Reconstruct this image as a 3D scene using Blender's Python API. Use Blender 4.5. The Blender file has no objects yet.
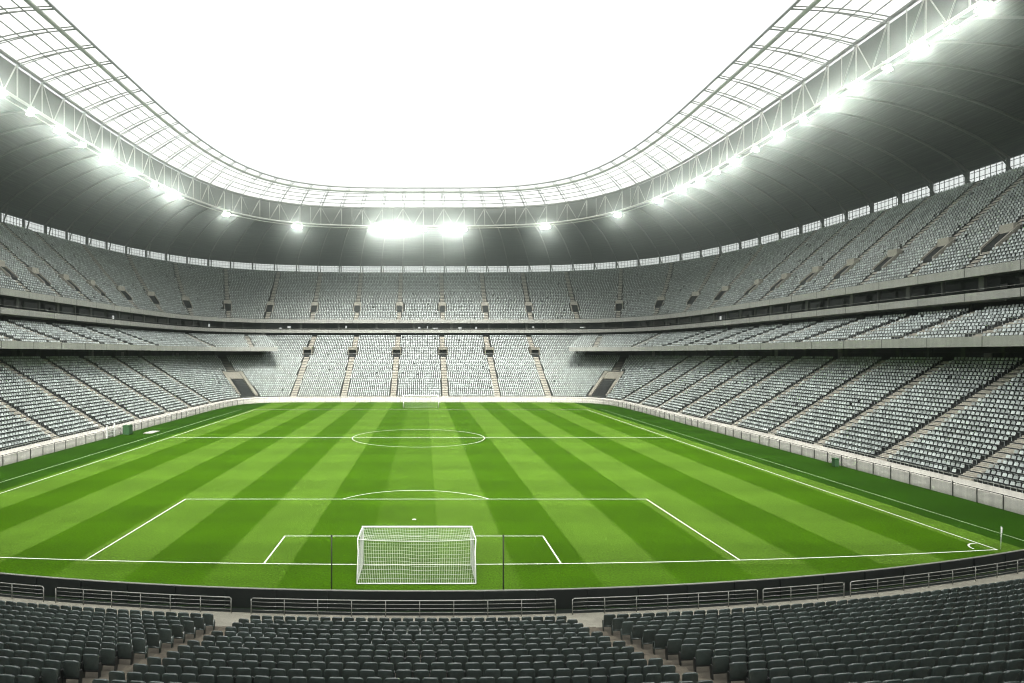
import bpy, math, random
import numpy as np
R = math.radians
rng = np.random.default_rng(7)
random.seed(7)
sc = bpy.context.scene
COL = sc.collection
CX, CY = 0.6, 92.0            # middle of the ground

# ------------------------------------------------------------------ helpers
def newmesh(name, V, F, mat=None, smooth=False, uv=None, attr=None):
    me = bpy.data.meshes.new(name)
    if isinstance(V, np.ndarray) and isinstance(F, np.ndarray):
        nf, k = F.shape
        me.vertices.add(len(V)); me.vertices.foreach_set('co', V.astype(np.float32).ravel())
        me.loops.add(nf * k); me.loops.foreach_set('vertex_index', F.astype(np.int32).ravel())
        me.polygons.add(nf); me.polygons.foreach_set('loop_start', np.arange(0, nf * k, k, dtype=np.int32))
        me.update(calc_edges=True)
    else:
        me.from_pydata([tuple(map(float, v)) for v in V], [], [tuple(int(i) for i in f) for f in F])
    me.validate()
    if uv is not None:
        lay = me.uv_layers.new(name='UVMap')
        vi = np.empty(len(me.loops), dtype=np.int32); me.loops.foreach_get('vertex_index', vi)
        lay.data.foreach_set('uv', np.asarray(uv, dtype=np.float32)[vi].ravel())
    if attr is not None:
        a = me.attributes.new('var', 'FLOAT', 'POINT'); a.data.foreach_set('value', attr.astype(np.float32))
    if mat: me.materials.append(mat)
    if smooth: me.polygons.foreach_set('use_smooth', [True] * len(me.polygons))
    return me

def obj(name, me, parent=None):
    o = bpy.data.objects.new(name, me); COL.objects.link(o)
    if parent is not None: o.parent = parent
    return o

def tag(o, label=None, cat=None, group=None, kind=None):
    if label: o['label'] = label
    if cat: o['category'] = cat
    if group: o['group'] = group
    if kind: o['kind'] = kind
    return o

def thing(name, label, cat, loc=(0, 0, 0), group=None, rz=0.0):
    o = bpy.data.objects.new(name, None); o.empty_display_size = .3
    COL.objects.link(o); o.location = loc; o.rotation_euler.z = rz
    return tag(o, label, cat, group)

class MB:
    def __init__(s): s.V = []; s.F = []; s.off = None
    def add(s, V, F):
        b = len(s.V); s.V += [tuple(map(float, v)) for v in V]; s.F += [tuple(int(i) + b for i in f) for f in F]
    def box(s, x0, x1, y0, y1, z0, z1):
        s.add([(x0,y0,z0),(x1,y0,z0),(x1,y1,z0),(x0,y1,z0),(x0,y0,z1),(x1,y0,z1),(x1,y1,z1),(x0,y1,z1)],
              [(0,3,2,1),(4,5,6,7),(0,1,5,4),(1,2,6,5),(2,3,7,6),(3,0,4,7)])
    def obox(s, c, t, w, d, h, out=None):
        """box: centre of its base c, tangent t (2D), width along t, depth along the normal, height"""
        t = np.array(t, float); t /= np.linalg.norm(t); n = np.array([-t[1], t[0]])
        P = []
        for z in (0, h):
            for a, b in ((-1,-1),(1,-1),(1,1),(-1,1)):
                q = np.array(c[:2]) + t * a * w / 2 + n * b * d / 2
                P.append((q[0], q[1], c[2] + z))
        s.add(P, [(0,3,2,1),(4,5,6,7),(0,1,5,4),(1,2,6,5),(2,3,7,6),(3,0,4,7)])
    def tube(s, pts, r, n=8, closed=False, cap=True):
        P = [np.array(p, float) for p in pts]; m = len(P); V = []; F = []
        for i in range(m):
            if closed: d = P[(i+1) % m] - P[i-1]
            else: d = P[min(i+1, m-1)] - P[max(i-1, 0)]
            d = d / np.linalg.norm(d)
            up = np.array([0,0,1.]) if abs(d[2]) < .95 else np.array([1.,0,0])
            a = np.cross(d, up); a /= np.linalg.norm(a); b = np.cross(a, d)
            rr = r[i] if hasattr(r, '__len__') else r
            for k in range(n):
                w = 2*math.pi*(k+.5)/n
                V.append(P[i] + rr*(math.cos(w)*a + math.sin(w)*b))
        for i in range(m if closed else m-1):
            j = (i+1) % m
            for k in range(n):
                F.append((i*n+k, i*n+(k+1) % n, j*n+(k+1) % n, j*n+k))
        if cap and not closed:
            F.append(tuple(range(n-1, -1, -1))); F.append(tuple((m-1)*n+k for k in range(n)))
        s.add(V, F)
    def quad(s, a, b, c, d): s.add([a,b,c,d], [(0,1,2,3)])
    def build(s, name, mat, parent=None, smooth=False):
        o = obj(name, newmesh(name, s.V, s.F, mat, smooth), parent)
        if s.off is not None: o.location = s.off
        return o

# ------------------------------------------------------------------ materials
def mat(name, col, rough=.6, metal=0.0, var=0.0, scale=3.0, bump=0.0, spec=.5, attr=0.0, streak=0.0):
    m = bpy.data.materials.new(name); m.use_nodes = True
    nt = m.node_tree; b = nt.nodes['Principled BSDF']
    b.inputs['Base Color'].default_value = (*col, 1); b.inputs['Roughness'].default_value = rough
    b.inputs['Metallic'].default_value = metal; b.inputs['Specular IOR Level'].default_value = spec
    N = nt.nodes.new; L = nt.links.new
    fac = None
    if var or bump or streak:
        g = N('ShaderNodeNewGeometry')
        t = N('ShaderNodeTexNoise'); t.inputs['Scale'].default_value = scale; t.inputs['Detail'].default_value = 6
        t.inputs['Roughness'].default_value = .65; L(g.outputs['Position'], t.inputs['Vector'])
        mr = N('ShaderNodeMapRange'); mr.inputs[1].default_value = .25; mr.inputs[2].default_value = .75
        mr.inputs[3].default_value = 1 - var; mr.inputs[4].default_value = 1 + var
        L(t.outputs['Fac'], mr.inputs[0]); fac = mr.outputs[0]
        if streak:     # rain streaks running down the face
            mp = N('ShaderNodeMapping'); mp.inputs['Scale'].default_value = (2.2, 2.2, .12)
            L(g.outputs['Position'], mp.inputs['Vector'])
            t2 = N('ShaderNodeTexNoise'); t2.inputs['Scale'].default_value = 1.0; t2.inputs['Detail'].default_value = 4
            L(mp.outputs[0], t2.inputs['Vector'])
            m2 = N('ShaderNodeMapRange'); m2.inputs[1].default_value = .35; m2.inputs[2].default_value = .65
            m2.inputs[3].default_value = 1 - streak; m2.inputs[4].default_value = 1.05
            L(t2.outputs['Fac'], m2.inputs[0])
            mm = N('ShaderNodeMath'); mm.operation = 'MULTIPLY'; L(fac, mm.inputs[0]); L(m2.outputs[0], mm.inputs[1]); fac = mm.outputs[0]
        if bump:
            bp = N('ShaderNodeBump'); bp.inputs['Strength'].default_value = bump; bp.inputs['Distance'].default_value = .02
            L(t.outputs['Fac'], bp.inputs['Height']); L(bp.outputs[0], b.inputs['Normal'])
    if attr:
        a = N('ShaderNodeAttribute'); a.attribute_name = 'var'
        m3 = N('ShaderNodeMapRange'); m3.inputs[3].default_value = 1 - attr; m3.inputs[4].default_value = 1 + attr
        L(a.outputs['Fac'], m3.inputs[0])
        if fac is None: fac = m3.outputs[0]
        else:
            mm = N('ShaderNodeMath'); mm.operation = 'MULTIPLY'; L(fac, mm.inputs[0]); L(m3.outputs[0], mm.inputs[1]); fac = mm.outputs[0]
    if fac is not None:
        mx = N('ShaderNodeVectorMath'); mx.operation = 'SCALE'; mx.inputs[0].default_value = col
        L(fac, mx.inputs['Scale']); L(mx.outputs[0], b.inputs['Base Color'])
    return m

M = {}
M['concrete'] = mat('concrete', (.26,.248,.205), .85, var=.22, scale=1.3, bump=.25, spec=.25)
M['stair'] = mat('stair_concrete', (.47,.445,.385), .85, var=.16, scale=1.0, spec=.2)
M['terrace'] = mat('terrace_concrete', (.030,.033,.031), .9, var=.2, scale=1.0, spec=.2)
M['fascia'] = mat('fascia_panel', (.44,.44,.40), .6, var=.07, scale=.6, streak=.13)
M['nearterrace'] = mat('worn_terrace_concrete', (.085,.076,.06), .9, var=.5, scale=1.8, bump=.6, spec=.2)
M['nearstep'] = mat('worn_step_concrete', (.115,.100,.077), .9, var=.6, scale=2.2, bump=.8, spec=.2)
M['wallpanel'] = mat('wall_panel', (.58,.56,.50), .7, var=.1, scale=.9, streak=.14)
M['dark'] = mat('dark_wall_and_shade', (.022,.026,.024), .7, var=.25, scale=.7)
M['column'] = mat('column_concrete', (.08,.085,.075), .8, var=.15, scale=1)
M['hoarding'] = mat('hoarding_back', (.004,.007,.0055), .7, var=.3, scale=1.2)
M['steel'] = mat('painted_steel', (.42,.43,.39), .45, var=.06, scale=2)
M['rafter'] = mat('rafter_steel', (.15,.15,.135), .5, var=.1, scale=2)
M['rib'] = mat('rib_steel', (.14,.14,.12), .55, var=.15, scale=1.5)
M['rail'] = mat('galvanised_rail', (.27,.275,.25), .45, metal=.3, var=.12, scale=6)
M['darkrail'] = mat('dark_rail', (.05,.052,.047), .5, var=.2, scale=4)
M['white'] = mat('white_paint', (.80,.80,.78), .45, var=.04, scale=3)
M['line'] = mat('line_paint', (.72,.75,.66), .8, var=.14, scale=9)
M['lineold'] = mat('faded_line_paint', (.30,.43,.22), .85, var=.3, scale=3)
M['seat'] = mat('charcoal_seat_plastic', (.056,.073,.067), .26, var=.25, scale=7, spec=1.0, attr=0)
M['seatvar'] = mat('charcoal_seat_plastic_mixed', (.056,.073,.067), .26, var=.25, scale=7, spec=1.0, attr=.25)
M['seatmetal'] = mat('seat_bracket', (.03,.033,.032), .5, metal=.3, var=.2, scale=8)
M['pale'] = mat('pale_seat_plastic', (.56,.61,.59), .4, attr=.33)
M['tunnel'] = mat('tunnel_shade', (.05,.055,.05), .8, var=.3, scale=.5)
M['joint'] = mat('panel_joint', (.09,.09,.085), .8)
def joints(parent, c, z0, z1, t0, t1, st=7.5):
    """dark seams between the panels of a balcony front, added to its own mesh"""
    o = [k for k in parent.children if k.name.startswith('balcony_front')][-1]; me = o.data
    m = MB(); m.V = [tuple(v.co) for v in me.vertices]; m.F = [tuple(p.vertices) for p in me.polygons]; nf = len(m.F)
    for t in ring(c, 0, t0, t1, st)[1:-1]:
        p, q, n = c.frame(t); p = p - n*.012; m.obox((p[0], p[1], z0+.01), q, .07, .02, z1-z0-.02)
    me2 = newmesh('balcony_front', m.V, m.F, M['fascia']); me2.materials.append(M['joint'])
    for p in me2.polygons:
        if p.index >= nf: p.material_index = 1
    o.data = me2
M['green'] = mat('green_cabinet', (.05,.13,.05), .6, var=.15, scale=3)
M['net'] = mat('net_cord', (.72,.74,.68), .8)
M['glassdark'] = mat('dark_glazing', (.015,.02,.018), .12, var=.2, scale=.5)
M['ground'] = mat('asphalt_ground', (.06,.06,.057), .9, var=.2, scale=.3)
M['polemat'] = mat('dark_pole', (.02,.022,.02), .5)

def emat(name, col, s):
    m = bpy.data.materials.new(name); m.use_nodes = True; nt = m.node_tree
    b = nt.nodes['Principled BSDF']; b.inputs['Base Color'].default_value = (.8,.8,.8,1)
    b.inputs['Emission Color'].default_value = (*col, 1); b.inputs['Emission Strength'].default_value = s
    return m
M['lamp'] = emat('lamp_lens', (1,.99,.95), 100.0)
M['litwin'] = emat('lit_window', (.95,1,.96), .22)

def roof_mat():
    m = bpy.data.materials.new('roof_underside_cladding'); m.use_nodes = True; nt = m.node_tree
    b = nt.nodes['Principled BSDF']; N = nt.nodes.new; L = nt.links.new
    b.inputs['Roughness'].default_value = .65
    uv = N('ShaderNodeUVMap'); uv.uv_map = 'UVMap'
    def noise(sx, sy, detail, off=0):
        mp = N('ShaderNodeMapping'); mp.inputs['Scale'].default_value = (sx, sy, 1); mp.inputs['Location'].default_value = (off, off, 0)
        L(uv.outputs[0], mp.inputs[0]); t = N('ShaderNodeTexNoise'); t.inputs['Scale'].default_value = 1; t.inputs['Detail'].default_value = detail
        L(mp.outputs[0], t.inputs['Vector']); return t.outputs['Fac']
    a = noise(.10, 3.2, 3); c = noise(.35, .9, 5, 7)
    r1 = N('ShaderNodeMapRange'); r1.inputs[1].default_value = .40; r1.inputs[2].default_value = .66; r1.inputs[3].default_value = .1; r1.inputs[4].default_value = 3.2
    L(a, r1.inputs[0])
    r2 = N('ShaderNodeMapRange'); r2.inputs[1].default_value = .3; r2.inputs[2].default_value = .7; r2.inputs[3].default_value = .7; r2.inputs[4].default_value = 1.3
    L(c, r2.inputs[0])
    mm = N('ShaderNodeMath'); mm.operation = 'MULTIPLY'; L(r1.outputs[0], mm.inputs[0]); L(r2.outputs[0], mm.inputs[1])
    sv = N('ShaderNodeVectorMath'); sv.operation = 'SCALE'; sv.inputs[0].default_value = (.018,.023,.017); L(mm.outputs[0], sv.inputs['Scale'])
    L(sv.outputs[0], b.inputs['Base Color'])
    bp = N('ShaderNodeBump'); bp.inputs['Strength'].default_value = .5; bp.inputs['Distance'].default_value = .06; L(a, bp.inputs['Height']); L(bp.outputs[0], b.inputs['Normal'])
    return m
M['roof'] = roof_mat()

def glaze_mat():
    m = bpy.data.materials.new('translucent_roof_sheet'); m.use_nodes = True; nt = m.node_tree
    nt.nodes.remove(nt.nodes['Principled BSDF']); N = nt.nodes.new; L = nt.links.new
    out = nt.nodes['Material Output']
    g = N('ShaderNodeNewGeometry'); t = N('ShaderNodeTexNoise'); t.inputs['Scale'].default_value = .8; t.inputs['Detail'].default_value = 6
    L(g.outputs['Position'], t.inputs['Vector'])
    mr = N('ShaderNodeMapRange'); mr.inputs[1].default_value = .3; mr.inputs[2].default_value = .7; mr.inputs[3].default_value = .5; mr.inputs[4].default_value = .72
    L(t.outputs['Fac'], mr.inputs[0])
    tr = N('ShaderNodeBsdfTransparent'); tr.inputs[0].default_value = (.86,.87,.85,1)
    tl = N('ShaderNodeBsdfTranslucent'); tl.inputs[0].default_value = (.75,.76,.73,1)
    mx = N('ShaderNodeMixShader'); L(mr.outputs[0], mx.inputs[0]); L(tl.outputs[0], mx.inputs[1]); L(tr.outputs[0], mx.inputs[2])
    L(mx.outputs[0], out.inputs['Surface'])
    return m
M['glaze'] = glaze_mat()

def clear_mat():
    m = bpy.data.materials.new('clear_window_glass'); m.use_nodes = True; nt = m.node_tree
    nt.nodes.remove(nt.nodes['Principled BSDF']); N = nt.nodes.new; L = nt.links.new
    tr = N('ShaderNodeBsdfTransparent'); tr.inputs[0].default_value = (.9,.92,.9,1)
    gl = N('ShaderNodeBsdfGlossy'); gl.inputs['Roughness'].default_value = .05
    mx = N('ShaderNodeMixShader'); mx.inputs[0].default_value = .06; L(tr.outputs[0], mx.inputs[1]); L(gl.outputs[0], mx.inputs[2])
    L(mx.outputs[0], nt.nodes['Material Output'].inputs['Surface'])
    return m
M['clear'] = clear_mat()

STRIPE, SX0 = 4.45, 1.7
def grass_mat():
    m = bpy.data.materials.new('mown_grass'); m.use_nodes = True; nt = m.node_tree
    b = nt.nodes['Principled BSDF']; N = nt.nodes.new; L = nt.links.new
    b.inputs['Roughness'].default_value = .75; b.inputs['Specular IOR Level'].default_value = .04
    g = N('ShaderNodeNewGeometry'); sp = N('ShaderNodeSeparateXYZ'); L(g.outputs['Position'], sp.inputs[0])
    def math_(op, a, c=None, d=None):
        n = N('ShaderNodeMath'); n.operation = op
        for i, v in enumerate((a, c, d)):
            if v is None: continue
            if isinstance(v, (int, float)): n.inputs[i].default_value = v
            else: L(v, n.inputs[i])
        return n.outputs[0]
    def noise(scale, detail=4, vec=None, sc3=None):
        t = N('ShaderNodeTexNoise'); t.inputs['Scale'].default_value = scale; t.inputs['Detail'].default_value = detail
        src = g.outputs['Position']
        if sc3:
            mp = N('ShaderNodeMapping'); mp.inputs['Scale'].default_value = sc3; L(src, mp.inputs[0]); src = mp.outputs[0]
        L(src, t.inputs['Vector']); return t.outputs['Fac']
    wob = math_('MULTIPLY', math_('SUBTRACT', noise(1.3, 3), .5), .35)
    xs = math_('ADD', sp.outputs['X'], wob)
    xd = math_('SUBTRACT', xs, SX0)
    ph = math_('FRACT', math_('DIVIDE', math_('ABSOLUTE', xd), STRIPE * 2))
    # 1 in the light half, 0 in the dark one, with a soft 10 cm edge
    tri = math_('SUBTRACT', .25, math_('ABSOLUTE', math_('SUBTRACT', ph, .25)))
    st = N('ShaderNodeMapRange'); st.inputs[1].default_value = -.02; st.inputs[2].default_value = .02; L(tri, st.inputs[0])
    stripe = st.outputs[0]
    # the mown strip stops at the margins; beyond, a cooler green
    inside = math_('MULTIPLY', math_('LESS_THAN', math_('ABSOLUTE', math_('SUBTRACT', xs, CX)), 39.3), math_('GREATER_THAN', sp.outputs['Y'], 33.5))
    stripe = math_('MULTIPLY', stripe, inside)
    stripe = math_('MULTIPLY', stripe, math_('ADD', .72, math_('MULTIPLY', .5, noise(.16, 3))))
    midw = math_('MULTIPLY', math_('LESS_THAN', xd, 0), math_('GREATER_THAN', xd, -STRIPE))
    stripe = math_('MULTIPLY', stripe, math_('SUBTRACT', 1, math_('MULTIPLY', midw, .55)))
    # behind the goal line the mowing runs shallower
    back = math_('LESS_THAN', sp.outputs['Y'], 37.8)
    stripe = math_('MULTIPLY', stripe, math_('SUBTRACT', 1, math_('MULTIPLY', back, .55)))
    mx = N('ShaderNodeMix'); mx.data_type = 'RGBA'; L(stripe, mx.inputs[0])
    mx.inputs[6].default_value = (.038,.100,.0003,1); mx.inputs[7].default_value = (.076,.154,.013,1)
    mg = N('ShaderNodeMix'); mg.data_type = 'RGBA'; L(inside, mg.inputs[0])
    mg.inputs[6].default_value = (.018,.060,.0018,1); L(mx.outputs[2], mg.inputs[7])
    cb = N('ShaderNodeMapRange'); cb.inputs[1].default_value = -.3; cb.inputs[2].default_value = .3; cb.inputs[3].default_value = .93; cb.inputs[4].default_value = 1.07
    L(math_('SINE', math_('MULTIPLY', math_('ADD', sp.outputs['Y'], wob), 2*math.pi/10.5)), cb.inputs[0])
    n1 = noise(.35, 5); n2 = noise(9, 5); n3 = noise(5, 5, sc3=(3, .7, 1))
    k = math_('ADD', math_('MULTIPLY', n1, .35), math_('ADD', math_('MULTIPLY', n2, 1.7), math_('MULTIPLY', n3, .42)))
    r = N('ShaderNodeMapRange'); r.inputs[1].default_value = .75; r.inputs[2].default_value = 1.70; r.inputs[3].default_value = .35; r.inputs[4].default_value = 1.65
    L(k, r.inputs[0])
    v = N('ShaderNodeVectorMath'); v.operation = 'SCALE'; L(mg.outputs[2], v.inputs[0]); L(math_('MULTIPLY', r.outputs[0], cb.outputs[0]), v.inputs['Scale'])
    L(v.outputs[0], b.inputs['Base Color'])
    bp = N('ShaderNodeBump'); bp.inputs['Strength'].default_value = .6; bp.inputs['Distance'].default_value = .03
    L(math_('ADD', n2, n3), bp.inputs['Height']); L(bp.outputs[0], b.inputs['Normal'])
    return m
M['grass'] = grass_mat()

# ------------------------------------------------------------------ plan curves (superellipses, one quarter = one unit of t)
_cache = {}
class Curve:
    """t=0 the east flank, 1 the far end, 2 the west flank, 3 the near end"""
    def __init__(s, a, b, n, bn=None):
        s.a, s.b, s.n, s.bn = a, b, n, bn or b
    def _tab(s, bb):
        key = (round(s.a,4), round(bb,4), round(s.n,4))
        if key not in _cache:
            w = np.linspace(0, math.pi/2, 1500); w = (math.pi/4) * (1 + np.sign(w-math.pi/4) * np.abs((w-math.pi/4)/(math.pi/4))**.6)
            w[0] = 0; w[-1] = math.pi/2
            x = s.a*np.cos(w).clip(0)**(2/s.n); y = bb*np.sin(w).clip(0)**(2/s.n)
            l = np.concatenate([[0], np.cumsum(np.hypot(np.diff(x), np.diff(y)))])
            _cache[key] = (x, y, l)
        return _cache[key]
    def at(s, t):
        t = np.asarray(t, float); tt = np.mod(t, 4); q = np.floor(tt).astype(int) % 4; f = tt - np.floor(tt)
        X = np.empty(t.shape); Y = np.empty(t.shape)
        for k in range(4):
            m = q == k
            if not m.any(): continue
            x, y, l = s._tab(s.b if k < 2 else s.bn)
            ff = f[m] if k in (0, 2) else 1 - f[m]
            xx = np.interp(ff*l[-1], l, x); yy = np.interp(ff*l[-1], l, y)
            X[m] = xx if k in (0, 3) else -xx
            Y[m] = yy if k < 2 else -yy
        return np.stack([X + CX, Y + CY], -1)
    def lerp(s, o, u):
        f = lambda p, q: p + (q - p) * u
        return Curve(f(s.a, o.a), f(s.b, o.b), f(s.n, o.n), f(s.bn, o.bn))
    def grow(s, d): return Curve(s.a + d, s.b + d, s.n, s.bn + d)
    def frame(s, t):
        p = s.at(np.array([t]))[0]; q = s.at(np.array([t + .002]))[0] - s.at(np.array([t - .002]))[0]
        q /= np.linalg.norm(q); return p, q, np.array([q[1], -q[0]])       # point, tangent (counter-clockwise), outward normal

def band(profile, ts, closed=False):
    """profile: list of (Curve, z); sweeps it along ts -> V, F, uv"""
    V = []; uv = []
    m = len(ts); acc = 0
    rows = []
    for c, z in profile:
        P = c.at(ts); rows.append(np.concatenate([P, np.full((m, 1), z)], 1))
    for i in range(len(rows)):
        if i: acc += float(np.median(np.linalg.norm(rows[i] - rows[i-1], axis=1)))
        l = np.concatenate([[0], np.cumsum(np.linalg.norm(np.diff(rows[0], axis=0), axis=1))])
        uv.append(np.stack([l, np.full(m, acc)], 1))
    V = np.concatenate(rows); uv = np.concatenate(uv)
    I = np.arange(m - 1)
    F = []
    for i in range(len(rows) - 1):
        F.append(np.stack([i*m + I, i*m + I + 1, (i+1)*m + I + 1, (i+1)*m + I], 1))
        if closed: F.append(np.array([[i*m + m - 1, i*m, (i+1)*m, (i+1)*m + m - 1]]))
    return V, np.concatenate(F), uv

def bandobj(name, profile, ts, m, parent=None, smooth=False, closed=False):
    V, F, uv = band(profile, ts, closed)
    return obj(name, newmesh(name, V, F, m, smooth, uv), parent)

def ring(c, z, t0, t1, step):
    n = max(2, int(2000)); t = np.linspace(t0, t1, n); P = c.at(t)
    l = np.concatenate([[0], np.cumsum(np.hypot(*np.diff(P, axis=0).T))])
    k = max(1, int(round(l[-1] / step)))
    return np.interp(np.linspace(0, l[-1], k + 1), l, t)

# ------------------------------------------------------------------ pale bowl seats, collected into one mesh at the end
def far_seat():
    w = .175; V = []; F = []
    def quad(*q): b = len(V); V.extend(q); F.append((b, b+1, b+2, b+3))
    # across, outward, up: back, its top, rear and flanks, the pan and its lip, the foot
    quad((-w,.24,.53), (w,.24,.53), (w*.86,.33,.82), (-w*.86,.33,.82))
    quad((-w*.86,.33,.82), (w*.86,.33,.82), (w*.86,.40,.80), (-w*.86,.40,.80))
    quad((w,.31,.51), (-w,.31,.51), (-w*.86,.40,.80), (w*.86,.40,.80))
    quad((w,.24,.53), (w,.31,.51), (w*.86,.40,.80), (w*.86,.33,.82))
    quad((-w,.31,.51), (-w,.24,.53), (-w*.86,.33,.82), (-w*.86,.40,.80))
    quad((-w,-.02,.44), (w,-.02,.44), (w,.22,.40), (-w,.22,.40))
    quad((-w,.01,.37), (w,.01,.37), (w,-.02,.44), (-w,-.02,.44))
    quad((-.04,.14,0), (.04,.14,0), (.04,.14,.40), (-.04,.14,.40))
    return np.array(V), np.array(F)
FSV, FSF = far_seat()
SEATS = []          # arrays (x, y, z, outx, outy)

class Aisle:
    def __init__(s, p, d, w=1.25, wide=None): s.p = np.array(p, float); s.d = np.array(d, float)/np.linalg.norm(d); s.w = w; s.voms = []; s.wide = wide
    def dist(s, P): q = P - s.p; return q @ np.array([-s.d[1], s.d[0]]), q @ s.d

class Tier:
    def __init__(s, inner, outer, z0, z1, rows, t0, t1):
        s.i, s.o, s.z0, s.z1, s.n, s.t0, s.t1 = inner, outer, z0, z1, rows, t0, t1
    def cu(s, u): return s.i.lerp(s.o, u)
    def zr(s, r): return s.z0 + (s.z1 - s.z0) * r / s.n
    def terrace(s, parent, m, step=2.5):
        ts = ring(s.i, 0, s.t0, s.t1, step); prof = []
        for r in range(s.n):
            z = s.zr(r); prof += [(s.cu(r/s.n), z), (s.cu((r+1)/s.n), z)]
        prof.append((s.o, s.z1))
        return bandobj('terrace', prof, ts, m, parent)
    def hit(s, ais, u, side=None):
        """where the aisle's line meets the row curve"""
        c = s.cu(u); t = np.linspace(s.t0, s.t1, 3000); P = c.at(t); a, b = ais.dist(P)
        sg = np.where((a[:-1]*a[1:] <= 0) & (b[:-1] > -6) & (b[:-1] < 90))[0]
        if not len(sg): return None
        k = sg[np.argmin(np.abs(b[sg]))]
        f = a[k]/(a[k]-a[k+1]) if a[k] != a[k+1] else 0
        return P[k] + f*(P[k+1]-P[k])
    def stairs(s, parent, ais, m, r0=0, r1=None):
        mb = MB(); w = ais.w/2; t = np.array([-ais.d[1], ais.d[0]])
        for r in range(r0, r1 or s.n):
            a, b = s.hit(ais, r/s.n), s.hit(ais, (r+1)/s.n)
            if a is None or b is None: continue
            h = (s.z1-s.z0)/s.n; z = s.zr(r)
            for k in range(3):
                p, q, zz = a + (b-a)*k/3, a + (b-a)*(k+1)/3, z + h*k/3 + .012
                A, B, C, D = p - t*w, p + t*w, q + t*w, q - t*w
                lo = z - .02
                mb.add([(*A,lo),(*B,lo),(*C,lo),(*D,lo),(*A,zz),(*B,zz),(*C,zz),(*D,zz)],
                       [(4,5,6,7),(0,1,5,4),(1,2,6,5),(2,3,7,6),(3,0,4,7)])
        if mb.V: return mb.build('stair_aisle', m, parent)
    def seats(s, aisles, pitch=.53, skip=None, r0=0, r1=None, drop=.004):
        for r in range(r0, r1 or s.n):
            c = s.cu((r+.5)/s.n); ts = ring(c, 0, s.t0, s.t1, pitch); P = c.at(ts)
            T = c.at(ts+.0008) - c.at(ts-.0008); T /= np.linalg.norm(T, axis=1)[:, None]; O = np.stack([T[:,1], -T[:,0]], 1)
            ok = rng.random(len(P)) > drop
            for a in aisles:
                dd, al = a.dist(P); ok &= ~((np.abs(dd) < a.w/2 + .2) & (al > -6) & (al < 90))
                for (ra, rb, w) in a.voms:
                    if ra <= r < rb: ok &= ~((np.abs(dd) < w/2 + .25) & (al > -6) & (al < 90))
            if skip is not None: ok &= ~skip(P, r)
            Z = np.full(len(P), s.zr(r) + .006)
            SEATS.append(np.stack([P[ok,0], P[ok,1], Z[ok], O[ok,0], O[ok,1]], 1))
    def pit(s, parent, ais, r0, r1, w=2.3):
        """a passage as if sunk in the terrace: kerb walls along the slope, dark panel for its shade, pale end wall and landing above"""
        a, b = s.hit(ais, r0/s.n), s.hit(ais, r1/s.n)
        if a is None or b is None: return
        ais.voms.append((r0, r1, w))
        t = np.array([-ais.d[1], ais.d[0]]); za, zb = s.zr(r0), s.zr(r1)
        def P(f, u, dz): q = a + (b-a)*f + t*u; return (q[0], q[1], za + (zb-za)*f + dz)
        def prism(m, f0, f1, u0, u1, d0, d1):
            m.add([P(f0,u0,d0),P(f0,u1,d0),P(f1,u1,d0),P(f1,u0,d0),P(f0,u0,d1),P(f0,u1,d1),P(f1,u1,d1),P(f1,u0,d1)], [(0,3,2,1),(4,5,6,7),(0,1,5,4),(1,2,6,5),(2,3,7,6),(3,0,4,7)])
        m = MB(); h = w/2
        prism(m, 0, 1, -h, -h+.2, -.5, .55); prism(m, 0, 1, h-.2, h, -.5, .55)
        A, B = a + (b-a)*.78, b
        q = [A - t*(h-.2), A + t*(h-.2), B + t*(h-.2), B - t*(h-.2)]; z0, z1 = za, zb + .75
        m.add([(*p, z0) for p in q] + [(*p, z1) for p in q], [(0,3,2,1),(4,5,6,7),(0,1,5,4),(1,2,6,5),(2,3,7,6),(3,0,4,7)])
        o = m.build('vomitory', M['stair'], parent)
        m = MB(); prism(m, .02, .775, -h+.2, h-.2, -.4, .22); m.build('shade_panel', M['dark'], o)  # dark slab laid on the slope, its colour stands in for the pit's shade
        return o
    def vomitory(s, parent, ais, r0, r1, w=2.6):
        """a passage that comes out through the terrace: pale walls and slab, dark panel for the shade in its mouth"""
        a, b = s.hit(ais, r0/s.n), s.hit(ais, r1/s.n)
        if a is None or b is None: return
        ais.voms.append((r0-1, r1, w))
        t = np.array([-ais.d[1], ais.d[0]]); z0 = s.zr(r0-1); z1 = z0 + 2.35; e = .22
        mb = MB()
        def blk(p, q, u0, u1, za, zb):
            A, B, C, D = p+t*u0, p+t*u1, q+t*u1, q+t*u0
            mb.add([(*A,za),(*B,za),(*C,za),(*D,za),(*A,zb),(*B,zb),(*C,zb),(*D,zb)], [(0,3,2,1),(4,5,6,7),(0,1,5,4),(1,2,6,5),(2,3,7,6),(3,0,4,7)])
        blk(a, b, -w/2, -w/2+e, z0, z1 + .55); blk(a, b, w/2-e, w/2, z0, z1 + .55); blk(a + ais.d*.05, b, -w/2+e, w/2-e, z1-.3, z1)
        # low parapet over the mouth
        blk(a + ais.d*.06, a + ais.d*.2, -w/2+e, w/2-e, z1+.001, z1+.5)
        o = mb.build('vomitory', M['concrete'], parent)
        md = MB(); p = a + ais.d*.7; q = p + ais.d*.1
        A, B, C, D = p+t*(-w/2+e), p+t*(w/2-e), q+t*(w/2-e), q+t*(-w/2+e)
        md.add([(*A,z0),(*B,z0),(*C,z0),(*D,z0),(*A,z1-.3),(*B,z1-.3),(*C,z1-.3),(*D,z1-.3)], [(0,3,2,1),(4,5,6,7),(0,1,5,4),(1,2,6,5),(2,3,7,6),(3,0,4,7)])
        md.build('shade_panel', M['dark'], o)  # panel closing the mouth, coloured dark as the shade inside
        return o

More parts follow.
